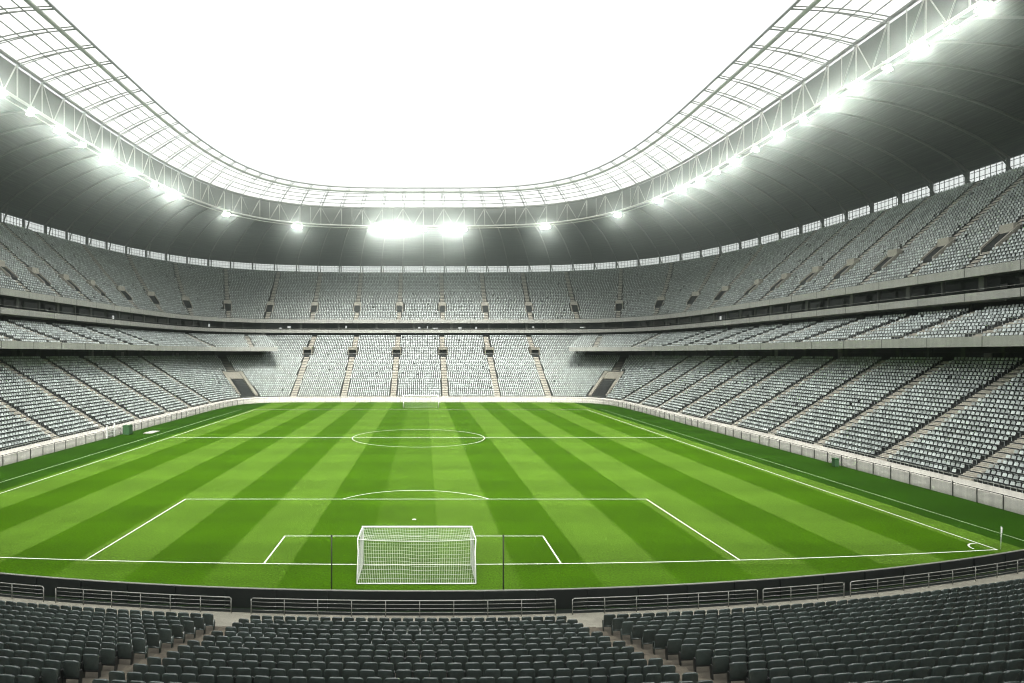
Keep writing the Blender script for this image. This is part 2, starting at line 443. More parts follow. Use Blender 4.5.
# ------------------------------------------------------------------ ground and pitch
def flat(name, pts, z, m, kind='structure'):
    o = obj(name, newmesh(name, [(x, y, z) for x, y in pts], [tuple(range(len(pts)))], m)); tag(o, kind=kind); return o
flat('ground', [(-420,-330),(420,-330),(420,510),(-420,510)], -.06, M['ground'])
flat('pitch', [(-58,14),(60,14),(60,180),(-58,180)], 0, M['grass'])

PX = .1
GL, PL, PW = 38.0, 105.0, 38.4       # goal line, length, half width
lw = .11; Z = .006
ml = MB()
def hline(x0, x1, y, w=lw): ml.quad((x0,y-w/2,Z),(x1,y-w/2,Z),(x1,y+w/2,Z),(x0,y+w/2,Z))
def vline(x, y0, y1, w=lw): ml.quad((x-w/2,y0,Z),(x+w/2,y0,Z),(x+w/2,y1,Z),(x-w/2,y1,Z))
def arc(cx, cy, r, a0, a1, n=60, w=lw, close=False):
    A = np.linspace(R(a0), R(a1), n+1)
    for i in range(n):
        p = [(cx+rr*math.cos(t), cy+rr*math.sin(t), Z) for t, rr in ((A[i], r-w/2), (A[i], r+w/2), (A[i+1], r+w/2), (A[i+1], r-w/2))]
        ml.add(p, [(0,1,2,3)])
xl, xr, FGL = CX-PW, CX+PW-1.0, GL+PL
HALF = 95.2
h = lw/2
def gly(x): return 37.7 + .002*(x-PX)**2
_x = np.linspace(xl-h, xr+h, 121)
for a, b in zip(_x[:-1], _x[1:]): ml.quad((a,gly(a)-h,Z),(b,gly(b)-h,Z),(b,gly(b)+h,Z),(a,gly(a)+h,Z))
hline(xl-h, xr+h, FGL); vline(xl, gly(xl)+h, FGL-h); vline(xr, gly(xr)+h, FGL-h)
hline(xl+h, xr-h, HALF, .2)
for g, s_ in ((GL, 1),):
    for hw, dep in ((20.16, 16.7), (9.0, 5.6)):
        y1 = g + s_*dep
        for sx in (-1, 1):
            g0 = gly(PX+sx*hw) if s_ > 0 else g
            ya, yb = sorted((g0 + s_*h, y1 - s_*h)); vline(PX+sx*hw, ya, yb)
        hline(PX-hw-h, PX+hw+h, y1)
    arc(PX-.05, g + s_*10.0, .09, 0, 360, 14, .15)
    rr = 7.6; k = math.degrees(math.asin((4.1+h)/rr)); arc(PX, g + s_*12.6, rr, *((k, 180-k) if s_ > 0 else (180+k, 360-k)))
arc(PX-.15, HALF, 10.0, .6, 179.4); arc(PX-.15, HALF, 10.0, 180.6, 359.4); arc(PX, HALF, .15, 0, 360, 16, .25)
arc(xr, gly(xr), 1.4, 94, 174, 16); arc(xl, gly(xl), 1.4, 6, 86, 16)
tag(ml.build('pitch_marking', M['line']), kind='structure')
ml = MB(); Z = .0065; vline(xl-3.3, 42, FGL+1, .13); vline(xr+3.6, 41, FGL+1, .10)
tag(ml.build('faded_pitch_marking', M['lineold']), kind='structure')

# ------------------------------------------------------------------ goals
def make_goal(label, x_, y, s_, W, H, d0, d1, r):
    """s_=-1: the net hangs towards the camera end"""
    g = thing('football_goal', label, 'goal', (x_, y, 0))
    for sx in (-1, 1):
        m = MB(); m.tube([(sx*(W+r),0,0),(sx*(W+r),0,H+r)], r, 12); m.build('post', M['white'], g, True)
    m = MB(); m.tube([(-W-2*r,0,H+r),(W+2*r,0,H+r)], r, 12); m.build('crossbar', M['white'], g, True)
    for sx in (-1, 1):
        m = MB(); X = sx*(W+r)
        m.tube([(X,0,H+r),(X+sx*.04,s_*.5,H+.02),(X+sx*.12,s_*d0,H-.16),(X+sx*.05,s_*(d0+.35),H-.75),(X,s_*d1,.05)], .04, 8)
        m.build('stanchion', M['white'], g, True)
    m = MB(); m.tube([(-W-r,0+s_*.06,.045),(-W-r,s_*d1,.045),(W+r,s_*d1,.045),(W+r,s_*.06,.045)], .04, 8); m.build('ground_bar', M['white'], g, True)
    m = MB(); n = 20
    m.tube([(-W-.15 + (2*W+.3)*i/n, s_*d0, H-.16-.12*math.sin(math.pi*i/n)**.7) for i in range(n+1)], .028, 6); m.build('back_rope', M['net'], g, True)
    # net: cords follow a sagging sheet
    def top(u): return H-.16-.12*max(0, math.sin(math.pi*u))**.7
    def pt(u, v):
        x = (-1+2*u)*(W+.02)
        if v < 1:          # roof of the net
            z = (H+r)+(top(u)-(H+r))*v - .15*math.sin(math.pi*v)*(.4+.6*abs(math.sin(3.1*u*math.pi)))
            return (x*(1+.012*v), s_*d0*v, z)
        w = v-1
        b = .34*math.sin(math.pi*w)**.8*(1+.35*math.sin(7*u)+.22*math.sin(17*u+2))
        return (x*(1+.012*(1-w)), s_*(d0+(d1-d0)*w - b), top(u)*(1-w)+.05*w)
    m = MB(); nu, nt_, nb = 66, 6, 11
    cord = .0082
    for i in range(nu+1):
        u = i/nu; m.tube([pt(u, k/6*1.0) for k in range(6)] + [pt(u, 1+k/8) for k in range(9)], cord, 3, cap=False)
    for j in range(nt_+1): m.tube([pt(k/24, .999*j/nt_) for k in range(25)], cord, 3, cap=False)
    for j in range(1, nb+1): m.tube([pt(k/24, 1+j/nb) for k in range(25)], cord, 3, cap=False)
    for sx in (-1, 1):     # side panels
        X = sx*(W+.03)
        def sp(a, b_):     # a depth fraction, b_ height fraction
            ztop = (H-.1) if a*d1 < d0 else (H-.2)*(d1-a*d1)/(d1-d0)
            return (X+sx*.05*math.sin(math.pi*b_), s_*a*d1, .03+(max(ztop,.03)-.03)*b_)
        for a in range(1, 22): m.tube([sp(a/22, b_/6) for b_ in range(7)], cord, 3, cap=False)
        for z_ in range(1, 20):
            zz = z_*.12; dm = d1 if zz < .05 else d0 + (d1-d0)*(1-zz/(H-.2)) if zz < H-.2 else d0
            m.tube([(X+sx*.05*math.sin(math.pi*zz/H), s_*dm*k/6, zz) for k in range(7)], cord, 3, cap=False)
    m.build('net', M['net'], g)
    return g
make_goal('white goal in front of the dark hoarding, net hanging towards the seats', .38, 37.75, -1, 3.22, 2.2, 1.8, 3.3, .06)
make_goal('small distant white goal below the far end stand', .1, 146.5, 1, 4.0, 2.8, 1.2, 2.2, .13)

# corner marker, net poles
cf = thing('corner_flag', 'white corner flag at the goal line corner of the pitch', 'corner flag', (xr+.15, gly(xr)-.1, 0))
m = MB(); m.tube([(0,0,0),(0.03,0,1.5)], .022, 8); m.build('pole', M['white'], cf, True)
m = MB(); n = 6
for i in range(n):
    a, b = i/n, (i+1)/n
    f = lambda q: (.03+.04*q, .05*math.sin(4*q)+.012, 0)
    pa, pb = f(a), f(b)
    for dy in (0, -.024):
        m.quad((pa[0],pa[1]+dy,1.02+.1*a),(pb[0],pb[1]+dy,1.02+.1*b),(pb[0],pb[1]+dy,1.56-.06*b),(pa[0],pa[1]+dy,1.56-.06*a))
m.build('flag', M['white'], cf)
def arcY(x): return 30.9 + .005*(x-CX)**2
for x, lab in ((-3.8, 'thin dark pole rising from the hoarding on the left of the goal'), (4.75, 'thin dark pole rising from the hoarding on the right of the goal')):
    y = arcY(x)+.12
    p = thing('net_pole', lab, 'pole', (x, y, 0), 'thin dark poles beside the near goal')
    m = MB(); m.tube([(0,0,.03),(0,0,3.65)], .035, 8); m.build('shaft', M['polemat'], p, True)
    m = MB(); m.tube([(0,0,0),(0,0,.03)], .14, 12); m.build('base_plate', M['polemat'], p)
    m = MB(); m.tube([(0,0,3.65),(0,0,3.69)], .05, 8); m.build('cap', M['polemat'], p)

# ------------------------------------------------------------------ near stand
RD, RISE, F0, FZ = .92, .240, 2.15, .06       # row depth, rise, walkway depth, front floor height
NROW = 24
def nz(r): return FZ + .225*(r+1) + .0010*(r+1)**2     # height of row r
def nearY(x, s): return arcY(x) - .7 - s      # s metres behind the front edge of the stand
def xs_to(x0, x1, st): return np.linspace(x0, x1, max(2, int(round((x1-x0)/st))+1))
XL, XR = -44.0, 45.0
ns = thing('near_stand', 'concrete stand at the bottom carrying the rows of charcoal seats', 'stand', (0, 20, 0)); ns.location = (0,0,0)
XSN = xs_to(XL, XR, 1.5)
V = []; prof = [(0, 0.0), (0, FZ), (F0, FZ)]
for r in range(NROW):
    zz = nz(r); prof += [(F0 + RD*r, zz), (F0 + RD*(r+1), zz)]
for s, z in prof:
    V += [(x, nearY(x, s), z) for x in XSN]
mN = len(XSN); F = [(i*mN+k+1, i*mN+k, (i+1)*mN+k, (i+1)*mN+k+1) for i in range(len(prof)-1) for k in range(mN-1)]
obj('terrace', newmesh('terrace', V, F, M['nearterrace']), ns)
V = [(x, nearY(x, q), FZ+.004) for q in (.02, F0-.12) for x in XSN]; F = [(k+1, k, mN+k, mN+k+1) for k in range(mN-1)]
obj('walkway', newmesh('walkway', V, F, M['concrete']), ns)
AISN = [(-7.75, 1.35, -.105), (7.95, 1.35, .125)]
def aisx(k, r): return AISN[k][0] + AISN[k][2]*RD*(r+.5)      # they open out towards the back
for ka, (ax, aw, _k) in enumerate(AISN):
    m = MB()
    for r in range(NROW):
        zb = nz(r); ax = aisx(ka, r)
        y0 = nearY(ax, F0+RD*r); ym = y0 - RD/2; y1 = y0 - RD
        za = nz(r-1); RISE = zb - za
        m.box(ax-aw/2, ax+aw/2, y0-.01, y0+RD/2*.8, za-.02, za+RISE*.5)       # half step in front of every riser
        m.box(ax-aw/2, ax+aw/2, y1, y0-.012, zb-.02, zb+.010)
    m.build('stair_aisle', M['nearstep'], ns)

# charcoal folding seat: backrest, pan, bracket  (faces +y)
def rrect(hw, z0, z1, rt, rb, n=4):
    P = []
    for cx_, cz, rr, a0 in ((hw-rt, z1-rt, rt, 0), (-hw+rt, z1-rt, rt, 90), (-hw+rb, z0+rb, rb, 180), (hw-rb, z0+rb, rb, 270)):
        for k in range(n+1):
            a = R(a0 + 90*k/n); P.append((cx_+rr*math.cos(a), cz+rr*math.sin(a)))
    return P
def shell(hw, z0, z1, th, lean, bow, rt=.075, rb=.04, bev=.014, y0=0.0):
    loops = []
    for ins, y in ((bev, 0), (0, bev), (0, th-bev), (bev, th)):
        loops.append([(x, y, z) for x, z in rrect(hw-ins, z0+ins, z1-ins, max(rt-ins,.01), max(rb-ins,.01))])
    k = len(loops[0]); V = []; F = []
    for lp in loops:
        for x, y, z in lp:
            V.append((x, y0 + y - lean*(z-z0) + bow*(x/hw)**2, z))
    for i in range(3):
        for j in range(k): F.append((i*k+j, i*k+(j+1) % k, (i+1)*k+(j+1) % k, (i+1)*k+j))
    # caps as strips across, so that the bow stays smooth
    def cap(base, flip):
        h_ = k//2
        n1 = k//4
        # pair the two flanks: vertices of the right side with those of the left
        right = [base+(j) % k for j in range(k - n1, k)] + [base+j for j in range(0, n1)]
        left = [base+j for j in range(2*n1+n1-1, n1-1, -1)]
        for a in range(len(right)-1):
            q = (right[a], right[a+1], left[a+1], left[a])
            F.append(q if flip else q[::-1])
    cap(0, False); cap(3*k, True)
    return V, F
def seat_meshes(w):
    hw = w/2
    bV, bF = shell(hw, .33, .87, .075, .13, .022, rt=.095, bev=.018, y0=-.06)
    # a lip along the top of the rear face
    pV, pF = shell(hw-.03, .40, .80, .05, .05, -.012, rt=.06, rb=.05, y0=.02)
    lm = MB()
    for sx in (-1, 1):
        x = sx*(hw+.012)
        pts = [(-.10,.0),(.02,.0),(.10,.40),(.06,.56),(-.055,.56)]
        a = [(x-.014, y, z) for y, z in pts]; b = [(x+.014, y, z) for y, z in pts]; n = len(pts)
        lm.add(a+b, [tuple(range(n)), tuple(range(2*n-1, n-1, -1))] + [(i, n+i, n+(i+1) % n, (i+1) % n) for i in range(n)])
    lm.box(-hw-.03, hw+.03, -.06, .0, .30, .35)
    return (bV, bF), (pV, pF), (lm.V, lm.F)

blocks = [(XL, AISN[0][0]-AISN[0][1]/2, .57), (AISN[0][0]+AISN[0][1]/2, AISN[1][0]-AISN[1][1]/2, .52), (AISN[1][0]+AISN[1][1]/2, XR, .60)]
FPX, CAMX, CAMZ, VPX, VPY = 625.0, .8, 12.7, 424.0, 354.0
slots = []
for bi, (x0, x1, pitch) in enumerate(blocks):
    for_rows = range(NROW)
    for r in for_rows:
        x0 = XL if bi == 0 else aisx(bi-1, r) + AISN[bi-1][1]/2
        x1 = XR if bi == 2 else aisx(bi, r) - AISN[bi][1]/2
        cnt = int((x1-x0-.1)/pitch)
        off = {0: x1-.05-pitch/2, 1: x0+.05+pitch/2, 2: x0+.05+pitch/2}[bi]
        if bi == 1: off = (x0+x1)/2 - (cnt-1)*pitch/2
        for c in range(cnt):
            x = off + (-c if bi == 0 else c)*pitch
            y = nearY(x, F0+RD*r+.62); z = nz(r)+.004
            if abs(x) > 45.5 + (42-y): continue
            slots.append((bi, r, c, cnt, x, y, z))
def vis(sl):
    x, y, z = sl[4], sl[5], sl[6]+.7
    if y < 3: return 0
    px = VPX + FPX*(x-CAMX)/y; py = VPY + FPX*(CAMZ-z)/y
    return 1/math.sqrt((x-CAMX)**2+y**2+(z-CAMZ)**2) if -8 < px < 1032 and py < 684 else 0
order = sorted(range(len(slots)), key=lambda i: -vis(slots[i]))
chosen = [i for i in order[:300] if vis(slots[i]) > 0]; cs = set(chosen)
def ordn(n): return f"{n}{'th' if 10 <= n % 100 <= 20 else {1:'st',2:'nd',3:'rd'}.get(n % 10,'th')}"
protos = {}
for bi, (x0, x1, pitch) in enumerate(blocks):
    w = pitch-.075; parts = seat_meshes(w)
    mats = (M['seat'], M['seat'], M['seatmetal'])
    protos[bi] = [newmesh(nm, v, f, mm, sm) for nm, (v, f), mm, sm in zip(('backrest','seat_pan','bracket'), parts, mats, (True, True, False))]
bset = [len(p.vertices) for p in protos[0]]
for i in chosen:
    bi, r, c, cnt, x, y, z = slots[i]
    rt = ordn(r+1)
    if bi == 0: lab = f'charcoal seat, {rt} row behind the railing, {ordn(c+1)} seat left of the left stairs'
    elif bi == 2: lab = f'charcoal seat, {rt} row behind the railing, {ordn(c+1)} seat right of the right stairs'
    else: lab = f'charcoal seat between the stairs, {rt} row behind the railing, {ordn(c+1)} from the left stairs'
    yaw = math.atan(.01*(x-CX)) + random.uniform(-.045,.045)
    e = thing('stadium_seat', lab, 'seat', (x + random.uniform(-.014,.014), y + random.uniform(-.02,.02), z), 'charcoal seats of the near stand', yaw)
    for nm, me in zip(('backrest','seat_pan','bracket'), protos[bi]): 
        o = obj(nm, me, e)
def tri_all(me):
    v = np.empty(len(me.vertices)*3); me.vertices.foreach_get('co', v); return v.reshape(-1, 3), [tuple(p.vertices) for p in me.polygons]
SV, SF, SA = [], [], []
base = 0
pre = {}
for bi in protos:
    vv, ff, b = [], [], 0
    for me in protos[bi]:
        v, f = tri_all(me); vv.append(v); ff += [tuple(k+b for k in q) for q in f]; b += len(v)
    quads = []
    for q in ff:
        if len(q) == 4: quads.append(q)
        else:
            for k in range(1, len(q)-1, 2): quads.append((q[0], q[k], q[k+1], q[k+2] if k+2 < len(q) else q[k+1]))
    quads = [q for q in quads if len(set(q)) == 4] ; pre[bi] = (np.concatenate(vv), np.array(quads))
for i, sl in enumerate(slots):
    if i in cs: continue
    bi, r, c, cnt, x, y, z = sl
    yaw = math.atan(.01*(x-CX)) + random.uniform(-.045,.045)
    v, f = pre[bi]; ca, sa = math.cos(yaw), math.sin(yaw)
    SV.append(np.stack([v[:,0]*ca - v[:,1]*sa + x, v[:,0]*sa + v[:,1]*ca + y, v[:,2] + z], 1)); SF.append(f+base); base += len(v)
    SA.append(np.full(len(v), random.random()))
o = obj('charcoal_seats', newmesh('charcoal_seats', np.concatenate(SV), np.concatenate(SF), M['seatvar'], True, attr=np.concatenate(SA)))
tag(o, 'the many smaller charcoal seats farther down the near stand', 'seats', kind='stuff')

# hoarding along the edge of the grass
hd = thing('pitch_hoarding', 'dark curved barrier with a pale top edge between the grass and the railings', 'barrier', (0,0,0))
def nearstrip(name, y_of, segs, m, parent, x0=XL, x1=XR, st=1.0):
    xs = xs_to(x0, x1, st); V = []
    for dy, z in segs: V += [(x, y_of(x)+dy, z) for x in xs]
    k = len(xs); F = [(i*k+j, i*k+j+1, ((i+1) % len(segs))*k+j+1, ((i+1) % len(segs))*k+j) for i in range(len(segs)) for j in range(k-1)]
    return obj(name, newmesh(name, V, F, m), parent)
nearstrip('board', arcY, [(-.05,0),(.05,0),(.05,.96),(-.05,.96)], M['hoarding'], hd)
nearstrip('top_edge', arcY, [(-.06,.962),(.06,.962),(.06,1.0),(-.06,1.0)], M['rail'], hd)
for k, x in enumerate(np.arange(XL+1, XR, 2.6)):
    m = MB(); y = arcY(x); m.obox((x, y-.09, 0), (1, .01*(x-CX)), .07, .07, .96); m.build('post', M['hoarding'], hd)
# lower kerb of the grass, dark channel
o = nearstrip('drain_channel', arcY, [(-.68,.004),(-.10,.004),(-.10,.012),(-.68,.012)], M['hoarding'], None); tag(o, kind='structure')

# railings at the front of the stand, one thing per run
runs = [(-26.0,-18.6,'railing run farthest left, next to the second one'), (-17.9,-8.6,'long railing run left of the left stairs'),
        (-7.6, 7.15,'longest railing run, straight below the goal'), (8.0, 17.6,'long railing run right of the right stairs'),
        (17.9, 22.6,'short railing run near the right, between two long ones'), (23.0, 40.0,'rising railing run farthest right')]
for x0, x1, lab in runs:
    f = lambda x: (x, arcY(x) - .86)
    rg = thing('railing', 'galvanised ' + lab, 'railing', (0,0,0), 'railings in front of the near seats')
    xs = xs_to(x0, x1, .8); H = FZ + .78
    m = MB(); m.tube([(*f(x0), FZ+.05), (*f(x0), H-.08)] + [(*f(x0+.08), H)] + [(*f(x), H) for x in xs[1:-1]] + [(*f(x1-.08), H), (*f(x1), H-.08), (*f(x1), FZ+.05)], .026, 8); m.build('top_rail', M['rail'], rg, True)
    for q in (.2, .4, .6):
        m = MB(); m.tube([(*f(x), FZ+q) for x in xs], .012, 6); m.build('mid_rail', M['rail'], rg, True)
    k = max(2, int(round((x1-x0)/1.65)))
    for i in range(0, k+1):
        x = x0 + (x1-x0)*i/k; p = f(x)
        m = MB(); m.tube([(p[0],p[1]-.02,FZ),(p[0],p[1]-.02,H-.02)], .021, 6); m.build('post', M['rail'], rg, True)

# ------------------------------------------------------------------ lower bowl: west, east and far end
LI = Curve(47.6, 72.5, 10, 60); LWALL = LI
L0 = LI.grow(1.5)
LO = Curve(66, 94, 6, 80)
LZ0, LZ1, LN = 1.15, 11.9, 25
LEFTY = [48.5, 60.5, 72.5, 84.5, 96.5, 108.5, 121, 133, 145]; RIGHTY = [46.5, 57, 67.6, 78.3, 88.9, 99.5, 110, 120.8, 131.5, 142.5, 153]
ENDX = [-34, -20.6, -7.4, 6.5, 20.4, 34]
dR, dL, dF = (1,0), (-1,0), (0,1)
def low_aisles(which):
    if which == 'right': return [Aisle((50, y), dR, 1.4) for y in RIGHTY]
    if which == 'left': return [Aisle((-50, y), dL, 1.4) for y in LEFTY]
    return [Aisle((x, 166), dF, 1.5) for x in ENDX]
TUN = [Aisle((CX+sx*45.2, 162.8), (sx*.62, .78), 5.2) for sx in (1, -1)]
def tunskip(P, r):
    k = np.zeros(len(P), bool)
    for a in TUN:
        d, al = a.dist(P); k |= (np.abs(d) < np.where(al < 12, 2.95, 1.25)) & (al > -6) & (al < 40)
    return k
lowlab = {'right': 'lower stand of pale seats along the right side of the pitch', 'left': 'lower stand of pale seats along the left side of the pitch', 'end': 'lower stand of pale seats behind the far goal'}
lowt = {'right': (-.5, .6), 'end': (.6, 1.4), 'left': (1.4, 2.5)}
LOW = {}
for w in ('right', 'left', 'end'):
    th = thing('lower_stand', lowlab[w], 'stand', (0,0,0)); t0, t1 = lowt[w]
    T = Tier(L0, LO, LZ0, LZ1, LN, t0, t1); LOW[w] = (th, T)
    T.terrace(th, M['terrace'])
    A = low_aisles(w)
    for a in A: T.stairs(th, a, M['stair'])
    T.seats(A, skip=tunskip)
    ts = ring(LWALL, 0, t0, t1, 1.5)
    bandobj('front_wall', [(LWALL, 0), (LWALL, 1.1), (LWALL.grow(.16), 1.1), (LWALL.grow(.16), LZ0-.12), (L0.grow(-.25), LZ0-.12), (L0.grow(-.25), LZ0+.25), (L0.grow(-.12), LZ0+.25), (L0.grow(-.12), LZ0-.15), (L0, LZ0-.15), (L0, LZ0)], ts, M['wallpanel'], th)
    P = LWALL.grow(-.05).at(ts)
    m = MB(); m.tube([(x, y, 1.22) for x, y in P], .035, 6); m.build('wall_rail', M['darkrail'], th)
    for t in ring(LWALL, 0, t0, t1, 2.5 if w != 'end' else 4)[1:-1]:
        p, q, n = LWALL.frame(t); m = MB(); c = p - n*.05; m.obox((c[0], c[1], 0), q, .05, .06, 1.25 + random.choice((0,0,.0,.12))); m.build('wall_post', M['darkrail'], th)
    # rail before the first row
    P = L0.grow(-.2).at(ts); m = MB(); m.tube([(x, y, LZ0+.5) for x, y in P], .03, 6); m.build('front_rail', M['rail'], th)
    # walkway and dark concourse behind the last row
    mid = w != 'end'
    bandobj('walkway', [(LO, LZ1), (LO.grow(4.2), LZ1)], ts, M['terrace'], th)

# corner tunnels
for a, lab in zip(TUN, ('sloping tunnel mouth in the far right corner of the lower stand', 'sloping tunnel mouth in the far left corner of the lower stand')):
    tn = thing('corner_tunnel', lab, 'tunnel', (0,0,0), 'corner tunnels of the lower stand')
    t = np.array([-a.d[1], a.d[0]]); slope = .575
    def P3(s, u, dz): q = a.p + a.d*s + t*u; return (q[0], q[1], LZ0 + max(0, s-1.6)*slope + dz)
    def prism(m, s0, s1, u0, u1, d0, d1):
        m.add([P3(s0,u0,d0),P3(s0,u1,d0),P3(s1,u1,d0),P3(s1,u0,d0),P3(s0,u0,d1),P3(s0,u1,d1),P3(s1,u1,d1),P3(s1,u0,d1)], [(0,3,2,1),(4,5,6,7),(0,1,5,4),(1,2,6,5),(2,3,7,6),(3,0,4,7)])
    for u0, u1 in ((-2.75,-1.9),(1.9,2.75)):
        m = MB(); prism(m, 1.0, 12, u0, u1, -1.2, .85); m.build('side_wall', M['concrete'], tn)
    m = MB(); prism(m, 9.0, 12, -1.895, 1.895, -1.0, .7); prism(m, 12.02, 19.2, -1.1, 1.1, -.8, .25); m.build('landing', M['concrete'], tn)
    m = MB(); prism(m, 1.3, 8.99, -1.89, 1.89, -.75, .3); m.build('tunnel_shade_slab', M['tunnel'], tn)

# concourse behind lower stands under the middle tier
MI = Curve(60, 85, 6.5, 74); MO = Curve(71.5, 105, 6, 96)
MZ0, MZ1, MN = 14.6, 18.3, 9
def side_t(c, X):     # t at which the curve is X wide near the far end
    t = np.linspace(.3, 1, 3000); P = c.at(t); return float(t[np.argmin(np.abs(P[:,0] - CX - X))])
tS = side_t(MI, 41.0)
for w in ('right', 'left'):
    if w == 'right': t0, t1 = -.62, tS
    else: t0, t1 = 2-tS, 2.62
    th = thing('middle_tier', f'narrow middle tier with a pale front band along the {w} side', 'seating tier', (0,0,0))
    T = Tier(MI.grow(.3), MO, MZ0-.45, MZ1, MN, t0, t1); ts = ring(MI, 0, t0, t1, 2.5)
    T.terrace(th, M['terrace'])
    ys = RIGHTY if w == 'right' else LEFTY
    A = [Aisle(((62 if w == 'right' else -62), y+ (2 if w == 'right' else -2)), dR if w == 'right' else dL, 1.7) for y in ys]
    sg = 1 if w == 'right' else -1
    A += [Aisle((CX+sg*54, 166), (sg*.75, .66), 1.15), Aisle((CX+sg*47.5, 174), (sg*.35, .93), 1.15)]
    for a in A: T.stairs(th, a, M['stair'])
    T.seats(A)
    bandobj('balcony_front', [(MI.grow(.3), MZ0-.45), (MI.grow(.22), MZ0-.45), (MI.grow(.22), MZ0), (MI, MZ0), (MI, MZ0-1.12), (MI.grow(.4), MZ0-1.12)], ts, M['fascia'], th)
    joints(th, MI, MZ0-1.12, MZ0, t0, t1)
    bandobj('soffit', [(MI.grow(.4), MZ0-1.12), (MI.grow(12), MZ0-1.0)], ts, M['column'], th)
    P = MI.grow(.1).at(ts); m = MB(); m.tube([(x,y,MZ0+.32) for x, y in P], .03, 6); m.build('rail', M['rail'], th)
    CW = LO.grow(3.4)
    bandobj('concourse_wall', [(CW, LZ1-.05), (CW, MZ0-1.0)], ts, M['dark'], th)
    for i, t in enumerate(ring(LO.grow(1), 0, t0, t1, 5.3)):
        p, q, n = LO.grow(1.2).frame(t); m = MB(); m.obox((p[0], p[1], LZ1), q, .6 if i % 2 else .32, .5, MZ0-1.02-LZ1); m.build('column', M['column'], th)
    # glazed doors, odd bright panels and a handrail in the concourse
    P = LO.grow(.35).at(ts); m = MB(); m.tube([(x,y,LZ1+1.0) for x, y in P], .025, 6); m.build('concourse_rail', M['darkrail'], th)
    for t in ring(CW, 0, t0, t1, 2.1):
        if random.random() < .35:
            p, q, n = CW.frame(t); c = p - n*.15; m = MB(); m.obox((c[0], c[1], LZ1+.02), q, random.uniform(.25,1.3), .12, random.uniform(.7,1.7)); m.build('concourse_door', M['column'] if random.random() < .8 else M['fascia'], th)
    # dark gallery behind the last row
    W2 = MO.grow(1.6)
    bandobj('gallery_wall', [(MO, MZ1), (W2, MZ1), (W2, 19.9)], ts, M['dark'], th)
    for i, t in enumerate(ring(W2, 0, t0, t1, 5.1)):
        p, q, n = W2.grow(-.5).frame(t); m = MB(); m.obox((p[0], p[1], MZ1), q, .8 if i % 3 == 0 else .12, .3, 1.4); m.build('column', M['column'], th)

# middle tier of the far end: runs on from the lower stand
EI, EO = LO.grow(.01), Curve(78, 106.5, 6, 106)
tE = side_t(EI, 47)
th = thing('end_tier', 'upper half of the far end seating with square dark passage mouths', 'seating tier', (0,0,0))
T = Tier(EI, EO, LZ1+.01, MZ1, 13, tE, 2-tE)
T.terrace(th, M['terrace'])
A = [Aisle((x, 184), dF, 1.4) for x in ENDX]
for a in A:
    T.vomitory(th, a, 1, 5, 2.7); T.stairs(th, a, M['stair'], 5)
T.seats(A)
ts = ring(EI, 0, tE, 2-tE, 2.0)
for u, dz in ((0,.95), (4/13,.95), (9/13, .8)):
    P = T.cu(u).at(ts); m = MB(); m.tube([(x,y,LZ1+(MZ1-LZ1)*u+dz) for x, y in P], .05, 6); m.build('cross_rail', M['rail'], th)
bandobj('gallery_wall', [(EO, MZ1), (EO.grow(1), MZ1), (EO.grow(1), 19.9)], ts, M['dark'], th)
for s_ in (tE, 2-tE):     # closing side walls
    prof = [(T.cu(r/13).at(np.array([s_]))[0], T.zr(r)) for r in range(14)]
    V = [(*p, z) for p, z in prof] + [(*p, LZ1) for p, z in prof]; F = [(i, i+1, 14+i+1, 14+i) for i in range(13)]
    obj('side_wall', newmesh('side_wall', V, F, M['concrete']), th)

# ------------------------------------------------------------------ box level (ring between the tiers)
UI = Curve(69.5, 106.5, 6); UO = Curve(91, 126, 3.6)
BT = (-.85, 2.85)
th = thing('box_gallery', 'glazed box level under the upper tier with its own pale balcony band', 'gallery', (0,0,0))
ts = ring(UI, 0, *BT, 2.0)
bandobj('balcony_front', [(UI.grow(1.6), 20.0), (UI.grow(.14), 20.0), (UI.grow(.14), 20.42), (UI, 20.42), (UI, 19.4), (UI.grow(5.5), 19.3)], ts, M['fascia'], th)
joints(th, UI, 19.4, 20.42, -.4, 2.4)
BG = UI.grow(2.6)
bandobj('glass_front', [(BG, 20.0), (BG, 22.6)], ts, M['glassdark'], th)
for i, t in enumerate(ring(UI.grow(.9), 0, -.3, 2.3, 6.0)):
    p, q, n = UI.grow(1.2).frame(t); m = MB(); m.obox((p[0], p[1], 20.0), q, .75 if i % 2 == 0 else .22, .4, 2.5); m.build('column', M['column'], th)
P = UI.grow(.3).at(ts); m = MB(); m.tube([(x,y,20.85) for x, y in P], .03, 6); m.build('handrail', M['rail'], th)
k = 0
for t in ring(BG, 0, -.2, 2.2, 2.6):
    far = .62 < t < 1.45
    if k < 95 and random.random() < (.5 if far else .25):
        p, q, n = BG.frame(t); c = p - n*random.uniform(.1,.6); m = MB(); hh = random.uniform(.3, 1.0)
        m.obox((c[0], c[1], 20.5 + random.uniform(.1,.8)), q, random.uniform(.3, 1.9 if far else 1.0), .08, hh)
        m.build('box_window', M['litwin'] if random.random() < (.5 if far else .12) else M['column'], th); k += 1
# small drink rail seats on the balcony: a dark ledge
bandobj('ledge', [(UI.grow(.5), 20.62), (UI.grow(1.0), 20.62), (UI.grow(1.0), 20.5), (UI.grow(.5), 20.5)], ts, M['column'], th)

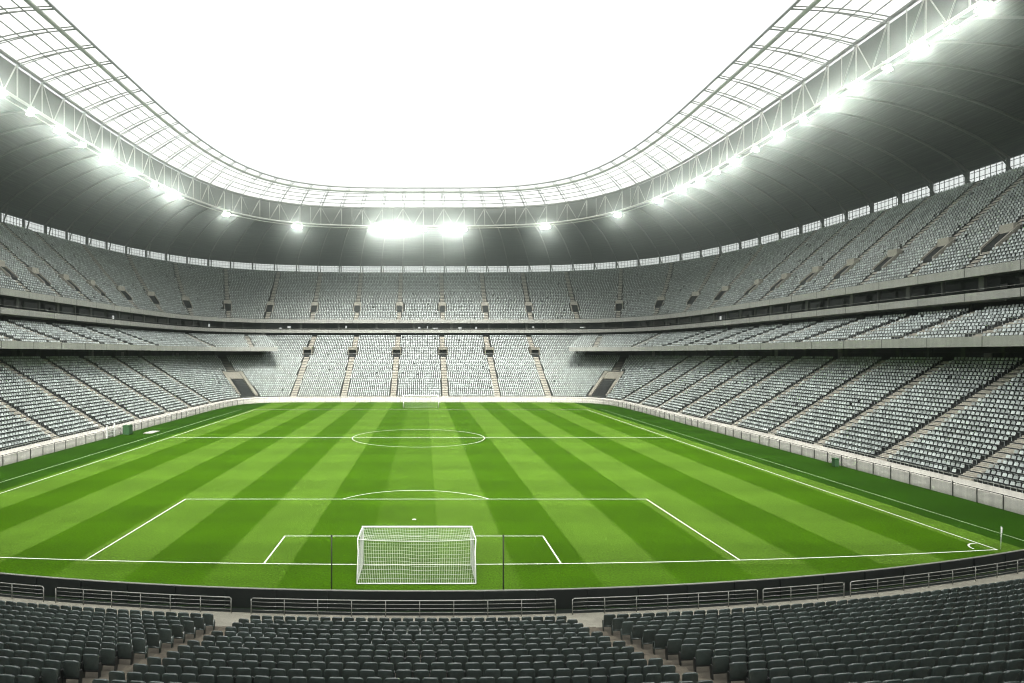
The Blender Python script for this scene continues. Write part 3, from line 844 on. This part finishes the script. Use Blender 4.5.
# ------------------------------------------------------------------ upper tier
UZ0, UZ1, UN = 23.0, 41.0, 33
th = thing('upper_tier', 'steep upper tier of grey seats running all round beneath the roof', 'seating tier', (0,0,0))
T = Tier(UI.grow(.9), UO, UZ0, UZ1, UN, *BT)
T.terrace(th, M['terrace'])
bandobj('balcony_front', [(UI.grow(.9), UZ0), (UI.grow(.16), UZ0), (UI.grow(.16), 23.65), (UI, 23.65), (UI, 22.5), (UI.grow(.5), 22.5)], ts, M['fascia'], th)
joints(th, UI, 22.5, 23.65, -.4, 2.4)
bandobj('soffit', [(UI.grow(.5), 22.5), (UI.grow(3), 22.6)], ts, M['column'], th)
P = UI.grow(.1).at(ts); m = MB(); m.tube([(x,y,23.95) for x, y in P], .03, 6); m.build('rail', M['rail'], th)
A = []
for y in [40, 50.5, 61, 71.5, 82, 92, 102, 112, 122, 132.5, 143]:
    A.append(Aisle((72, y), dR, 1.2))
    A.append(Aisle((-72, y+1.5), dL, 1.2))
for x in (-49, -35, -21, -7.2, 6.8, 20.8, 35, 49.5): A.append(Aisle((x, 198), dF, 1.3))
for sx in (1, -1):
    for px, py, dx, dy in ((70.5,155,.93,.36), (69.5,167,.8,.6), (65.5,179,.62,.78), (59,190,.36,.93)): A.append(Aisle((CX+sx*px, py), (sx*dx, dy), 1.2))
for a in A:
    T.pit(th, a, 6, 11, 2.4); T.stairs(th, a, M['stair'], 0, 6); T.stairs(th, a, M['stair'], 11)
T.seats(A)
u = .2
bandobj('back_wall', [(UO, UZ1), (UO.grow(.15), UZ1), (UO.grow(.15), UZ1+.12), (UO.grow(1.2), UZ1+.12), (UO.grow(1.2), 15)], ts, M['column'], th)

# ------------------------------------------------------------------ roof
TR = Curve(62.4, 100, 3.7); RE = UO.grow(1.0); IN = Curve(50.2, 85.5, 3.8)
ZL, ZU, ZI, ZS = 52.0, 57.4, 59.6, 43.5
rf = thing('stadium_roof', 'ring roof with a dark ribbed underside and a translucent inner edge', 'roof', (0,0,0))
tr = ring(TR, 0, 0, 4, 3.0)
NB = 14
def rz(u): return ZS + (ZL + .6 - ZS)*math.sin(u*math.pi/2)**.85 if u > 0 else ZS
prof = [(RE.lerp(TR.grow(1.3), k/NB), rz(k/NB)) for k in range(NB+1)]
bandobj('underside', prof, tr, M['roof'], rf, True)
top = [(TR.grow(1.32), ZL+.6), (TR.grow(1.3), ZU+.3), (TR.lerp(RE, .5), 54.6), (RE.grow(.6), 46.2), (RE.grow(.6), ZS), (RE, ZS)]
bandobj('top_deck', top[1:], tr, M['roof'], rf)
bandobj('inner_fascia', top[:2], tr, M['column'], rf)
# glazed inner strip
G = [(TR.lerp(IN, k/6), ZU + .25 + (ZI-ZU)*k/6 + .35*math.sin(math.pi*k/6)) for k in range(7)]
bandobj('glazing', [(c, z+.12) for c, z in G], tr, M['glaze'], rf)
tB = ring(TR, 0, -.72, 2.72, 6.3)
for k, (c, z) in enumerate(G):
    P = c.at(tr); rr = {0: .16, 5: .34, 6: .2}.get(k, .10)
    m = MB(); m.tube([(x,y,z-(.25 if k == 5 else 0)) for x, y in P], rr, 6, closed=False); m.build('purlin', M['rafter'] if k != 5 else M['steel'], rf, True)
for i, t in enumerate(tB[:100]):
    m = MB()
    for dt in (-.0032, .0032):
        P = [(*c.at(np.array([t+dt]))[0], z-.05) for c, z in G]
        m.tube(P, .095, 5)
    P2 = [(*c.at(np.array([t]))[0], z-.75+.1*k) for k, (c, z) in enumerate(G)]
    m.tube(P2, .07, 5)
    m.build('rafter', M['rafter'], rf, True)
# ring truss
P = TR.at(tr)
tru = MB(); tru.tube([(x,y,ZL) for x, y in P], .24, 8); trs = tru.build('ring_truss', M['steel'], rf, True)
m = MB(); m.tube([(x,y,ZU) for x, y in P], .22, 8); m.build('upper_chord', M['rafter'], trs, True)
P2 = TR.grow(1.0).at(tr); m = MB(); m.tube([(x,y,ZL-.45) for x, y in P2], .14, 6); m.build('catwalk_rail', M['steel'], trs, True)
pts = TR.at(tB)
for i in range(len(tB)):
    x, y = pts[i]; m = MB(); m.tube([(x,y,ZL),(x,y,ZU)], .12, 6); m.build('vertical_strut', M['steel'], trs, True)
    if i+1 < len(tB):
        x2, y2 = pts[i+1]; m = MB(); mid = TR.at(np.array([(tB[i]+tB[i+1])/2]))[0]
        m.tube([(x,y,ZU),(mid[0],mid[1],ZL)] , .10, 6); m.tube([(mid[0],mid[1],ZL),(x2,y2,ZU)] if i % 2 else [(mid[0],mid[1],ZL),(mid[0],mid[1],ZU)], .075, 6)
        m.build('diagonal_strut', M['steel'], trs, True)
# ribs under the deck, standing on the rear of the upper tier
tC = ring(RE, 0, -.55, 2.55, 7.4)
for i, t in enumerate(tC[:100]):
    P = []
    for k in range(NB+1):
        q = RE.lerp(TR.grow(1.3), k/NB).at(np.array([t]))[0]; P.append((q[0], q[1], rz(k/NB)-.16))
    q0 = RE.grow(-2.2).at(np.array([t]))[0]
    m = MB(); m.tube(P, .19, 6); m.build('rib', M['rib'], rf, True)
    q = RE.grow(-.35).at(np.array([t]))[0]
    m = MB(); p, tt, n = RE.grow(-.3).frame(t); m.obox((p[0], p[1], UZ1), tt, .42 if i % 2 == 0 else .28, .5, ZS-UZ1+.1)
    pa = p - n*.1; pb = RE.grow(-3.4).at(np.array([t]))[0]
    m.tube([(pa[0]-tt[0]*.9, pa[1]-tt[1]*.9, UZ1+.1), (pb[0], pb[1], rz(.12)-.1)], .14, 6)
    m.build('post', M['column'], rf)
# clerestory: panes with mullions above the last row
CL = RE.grow(.12)
bandobj('clerestory_glass', [(CL, UZ1+.12), (CL, ZS-.01)], tr, M['clear'], rf)
m = MB()
for t in ring(CL, 0, -.55, 2.55, 1.0):
    p, q, n = CL.grow(-.06).frame(t); m.obox((p[0], p[1], UZ1+.1), q, .09, .06, ZS-UZ1-.12)
tc2 = ring(CL, 0, -.55, 2.55, 3.0)
for z in (UZ1+1.0, UZ1+1.95):
    m.tube([(x,y,z) for x, y in CL.grow(-.1).at(tc2)], .05, 4)
m.build('clerestory_frame', M['darkrail'], rf)
# louvre slats above the clerestory, as fine bright gaps
for k in range(2):
    pass

# ------------------------------------------------------------------ floodlights on the lower chord
FL = FLOODS = [(-62,81,2),(-62,90.4,3),(-62,99,1),(-62,107,2),(-62,114,1),(-62,122.5,3),(-62,132,2),(-62,141.5,1),(-61,150,3),(-54,171,2),(-37.5,188,3),
  (-14,192,3),(-11,192,3),(-8,192,3),(-5,192,3),(-2.4,192,2),(1.0,192,1),(7.4,192,3),(10.4,192,3),(13,192,2),(37.5,188,3),(55,172,2),(60.5,156,2),(62,146,2),(62,138,2),(62,131,1),(62,124,2),(62,116.5,1),(62,109,2),(62,102,1),(62,95.5,2),(62,89.5,2),(62,83.5,1),(62,78,2),(62,73.5,1),(62,69,2)]
def make_flood(n_l):
    W = {1: 1.0, 2: 1.7, 3: 2.6}[n_l]; hb = MB()
    # local: faces +y (towards the pitch), tilted down
    hb.box(-W/2, W/2, -.35, .0, -.5, .5); hb.box(-W/2-.06, W/2+.06, -.02, .2, .5, .54); hb.box(-W/2-.06, W/2+.06, -.02, .1, -.56, -.5)
    hb.box(-W/2-.06, -W/2, -.02, .1, -.5, .5); hb.box(W/2, W/2+.06, -.02, .1, -.5, .5)
    lm = MB(); c = {1: 2, 2: 4, 3: 6}[n_l]
    for r in range(2):
        for k in range(c):
            x = -W/2 + W*(k+.5)/c; z = -.25 + .5*r; n = 10
            lm.add([(x+.205*math.cos(2*math.pi*j/n)*min(1, W/c/.42), .02, z+.21*math.sin(2*math.pi*j/n)) for j in range(n)], [tuple(range(n-1,-1,-1))])
    br = MB(); br.tube([(-W/2-.1,-.15,0),(-W/2-.1,-.15,.75),(W/2+.1,-.15,.75),(W/2+.1,-.15,0)], .035, 6); br.tube([(0,-.15,.75),(0,-.15,1.3)], .05, 6)
    return newmesh('housing', hb.V, hb.F, M['rafter']), newmesh('lens', lm.V, lm.F, M['lamp']), newmesh('bracket', br.V, br.F, M['steel'])
FM = {k: make_flood(k) for k in (1,2,3)}
FT = np.linspace(0, 4, 8000); FP = TR.grow(-.25).at(FT)
groups = {'left': [], 'far': [], 'right': []}
for x, y, n_l in FLOODS:
    j = int(np.argmin((FP[:,0]-x)**2 + (FP[:,1]-y)**2)); p = FP[j]
    groups['left' if p[0] < -45 else 'right' if p[0] > 45 else 'far'].append((p, n_l))
for gname, lst in groups.items():
    lst.sort(key=lambda q: (q[0][0] if gname == 'far' else -q[0][1]))
    for i, (p, n_l) in enumerate(lst):
        size = {1: 'small', 2: 'medium', 3: 'wide'}[n_l]
        lab = f'{size} lit floodlight on the far roof truss, {ordn(i+1)} counted from the left' if gname == 'far' else f'{size} lit floodlight on the {gname} roof truss, {ordn(i+1)} counted from the far end'
        d = np.array([CX, 75]) - p; rzz = math.atan2(d[1], d[0]) - math.pi/2
        e = thing('floodlight', lab, 'floodlight', (p[0], p[1], ZL-1.15), 'floodlights along the roof truss', rzz)
        e.rotation_euler.x = -R(50)
        for nm, me in zip(('housing','lens','bracket'), FM[n_l]): obj(nm, me, e)

# ------------------------------------------------------------------ small things by the pitch
gc = thing('equipment_cabinet', 'green cabinet standing against the left front wall beside a white gate', 'cabinet', (-45.9, 98.5, 0))
m = MB(); m.box(-.5,.5,-.6,.6,.08,1.45); m.build('body', M['green'], gc)
m = MB(); m.box(-.55,.55,-.65,.65,1.452,1.5); m.build('lid', M['green'], gc)
m = MB(); m.box(.502,.53,-.52,-.02,.2,1.35); m.build('door', M['green'], gc)
m = MB(); m.box(.502,.53,.02,.52,.2,1.35); m.build('door', M['green'], gc)
gt = thing('pitch_gate', 'white framed gate in the left front wall next to the green cabinet', 'gate', (-46.9, 95.2, 0))
for y in (-1.1, 1.1):
    m = MB(); m.box(-.08,.08,y-.1,y+.1,0,2.0); m.build('gate_post', M['white'], gt)
m = MB()
for z in (.3, .8, 1.3): m.box(-.03,.03,-1.0,1.0,z,z+.09)
m.build('gate_leaf', M['white'], gt)
gm = thing('goal_mat', 'low white covered mat lying on the faded line by the left touchline', 'mat', (-43.2, 101, 0))
m = MB(); m.box(-.7,.7,-1.4,1.4,.02,.12); m.build('cushion', M['wallpanel'], gm)
m = MB(); m.box(-.72,.72,-.06,.06,.122,.13); m.build('strap', M['rail'], gm)
g2 = thing('equipment_box', 'small green box at the foot of the right front wall', 'box', (47.2, 70.5, 0))
m = MB(); m.box(-.22,.22,-.3,.3,.05,.9); m.build('body', M['green'], g2)
m = MB(); m.box(-.26,.26,-.34,.34,.902,.95); m.build('lid', M['green'], g2)

# ------------------------------------------------------------------ the pale seats as one mesh
S = np.concatenate(SEATS); nS = len(S); k = len(FSV)
O = S[:,3:5]; Tn = np.stack([-O[:,1], O[:,0]], 1)
V = np.empty((nS, k, 3))
jit = rng.normal(0, .012, nS)
V[:,:,0] = S[:,0,None] + FSV[None,:,0]*Tn[:,0,None] + (FSV[None,:,1]+jit[:,None])*O[:,0,None]
V[:,:,1] = S[:,1,None] + FSV[None,:,0]*Tn[:,1,None] + (FSV[None,:,1]+jit[:,None])*O[:,1,None]
V[:,:,2] = S[:,2,None] + FSV[None,:,2]
F = (np.arange(nS)[:,None,None]*k + FSF[None]).reshape(-1, 4)
att = np.repeat(rng.random(nS), k)
o = obj('pale_seats', newmesh('pale_seats', V.reshape(-1,3), F, M['pale'], attr=att))
tag(o, 'thousands of empty pale grey seats filling the tiers around the pitch', 'seats', kind='stuff')
print('pale seats', nS, 'near seats', len(slots), 'own', len(chosen))

# ------------------------------------------------------------------ air
mh = bpy.data.materials.new('haze_air'); mh.use_nodes = True; nt = mh.node_tree
nt.nodes.remove(nt.nodes['Principled BSDF'])
pv = nt.nodes.new('ShaderNodeVolumePrincipled'); pv.inputs['Color'].default_value = (.84,.96,.88,1); pv.inputs['Density'].default_value = .0023
pv.inputs['Anisotropy'].default_value = .96
nt.links.new(pv.outputs[0], nt.nodes['Material Output'].inputs['Volume'])
m = MB(); m.box(-430, 430, -340, 520, -1.1, 64)
tag(m.build('haze', mh), kind='stuff')

# ------------------------------------------------------------------ sky, sun, camera
SUN_EL, SUN_AZ = 56.0, 176.0       # azimuth clockwise from +y
wd = bpy.data.worlds.new('World'); sc.world = wd; wd.use_nodes = True
nt = wd.node_tree; bg = nt.nodes['Background']
sky = nt.nodes.new('ShaderNodeTexSky'); sky.sky_type = 'NISHITA'; sky.sun_disc = False
sky.sun_elevation = R(SUN_EL); sky.sun_rotation = R(SUN_AZ); sky.air_density = 1.4; sky.dust_density = 5.0; sky.ozone_density = 1.0
hs = nt.nodes.new('ShaderNodeHueSaturation'); hs.inputs['Saturation'].default_value = .05
nt.links.new(sky.outputs[0], hs.inputs['Color']); nt.links.new(hs.outputs[0], bg.inputs['Color'])
bg.inputs['Strength'].default_value = .125
sd = bpy.data.lights.new('sun', 'SUN'); sd.energy = 1.85; sd.angle = R(26); sd.color = (1,.97,.91)
so = bpy.data.objects.new('sun', sd); COL.objects.link(so)
so.location = (0, 0, 200)
so.rotation_euler = (R(90-SUN_EL), 0, R(180-SUN_AZ))
cd = bpy.data.cameras.new('camera'); cam = bpy.data.objects.new('camera', cd); COL.objects.link(cam)
cam.location = (CAMX, 0, CAMZ); cam.rotation_euler = (R(90), 0, 0)
cd.sensor_width = 36; cd.lens = 36*FPX/1024
cd.shift_x = (512-VPX)/1024; cd.shift_y = (VPY-341.5)/1024
cd.clip_start = .1; cd.clip_end = 3000
sc.camera = cam
sc.view_settings.view_transform = 'Standard'; sc.view_settings.look = 'None'; sc.view_settings.exposure = 1.58; sc.view_settings.gamma = 1
sc.render.engine = 'CYCLES'
sc.cycles.use_denoising = True
sc.cycles.filter_width = 1.05
sc.cycles.max_bounces = 6; sc.cycles.transparent_max_bounces = 12; sc.cycles.volume_bounces = 0
sc.cycles.sample_clamp_indirect = 8
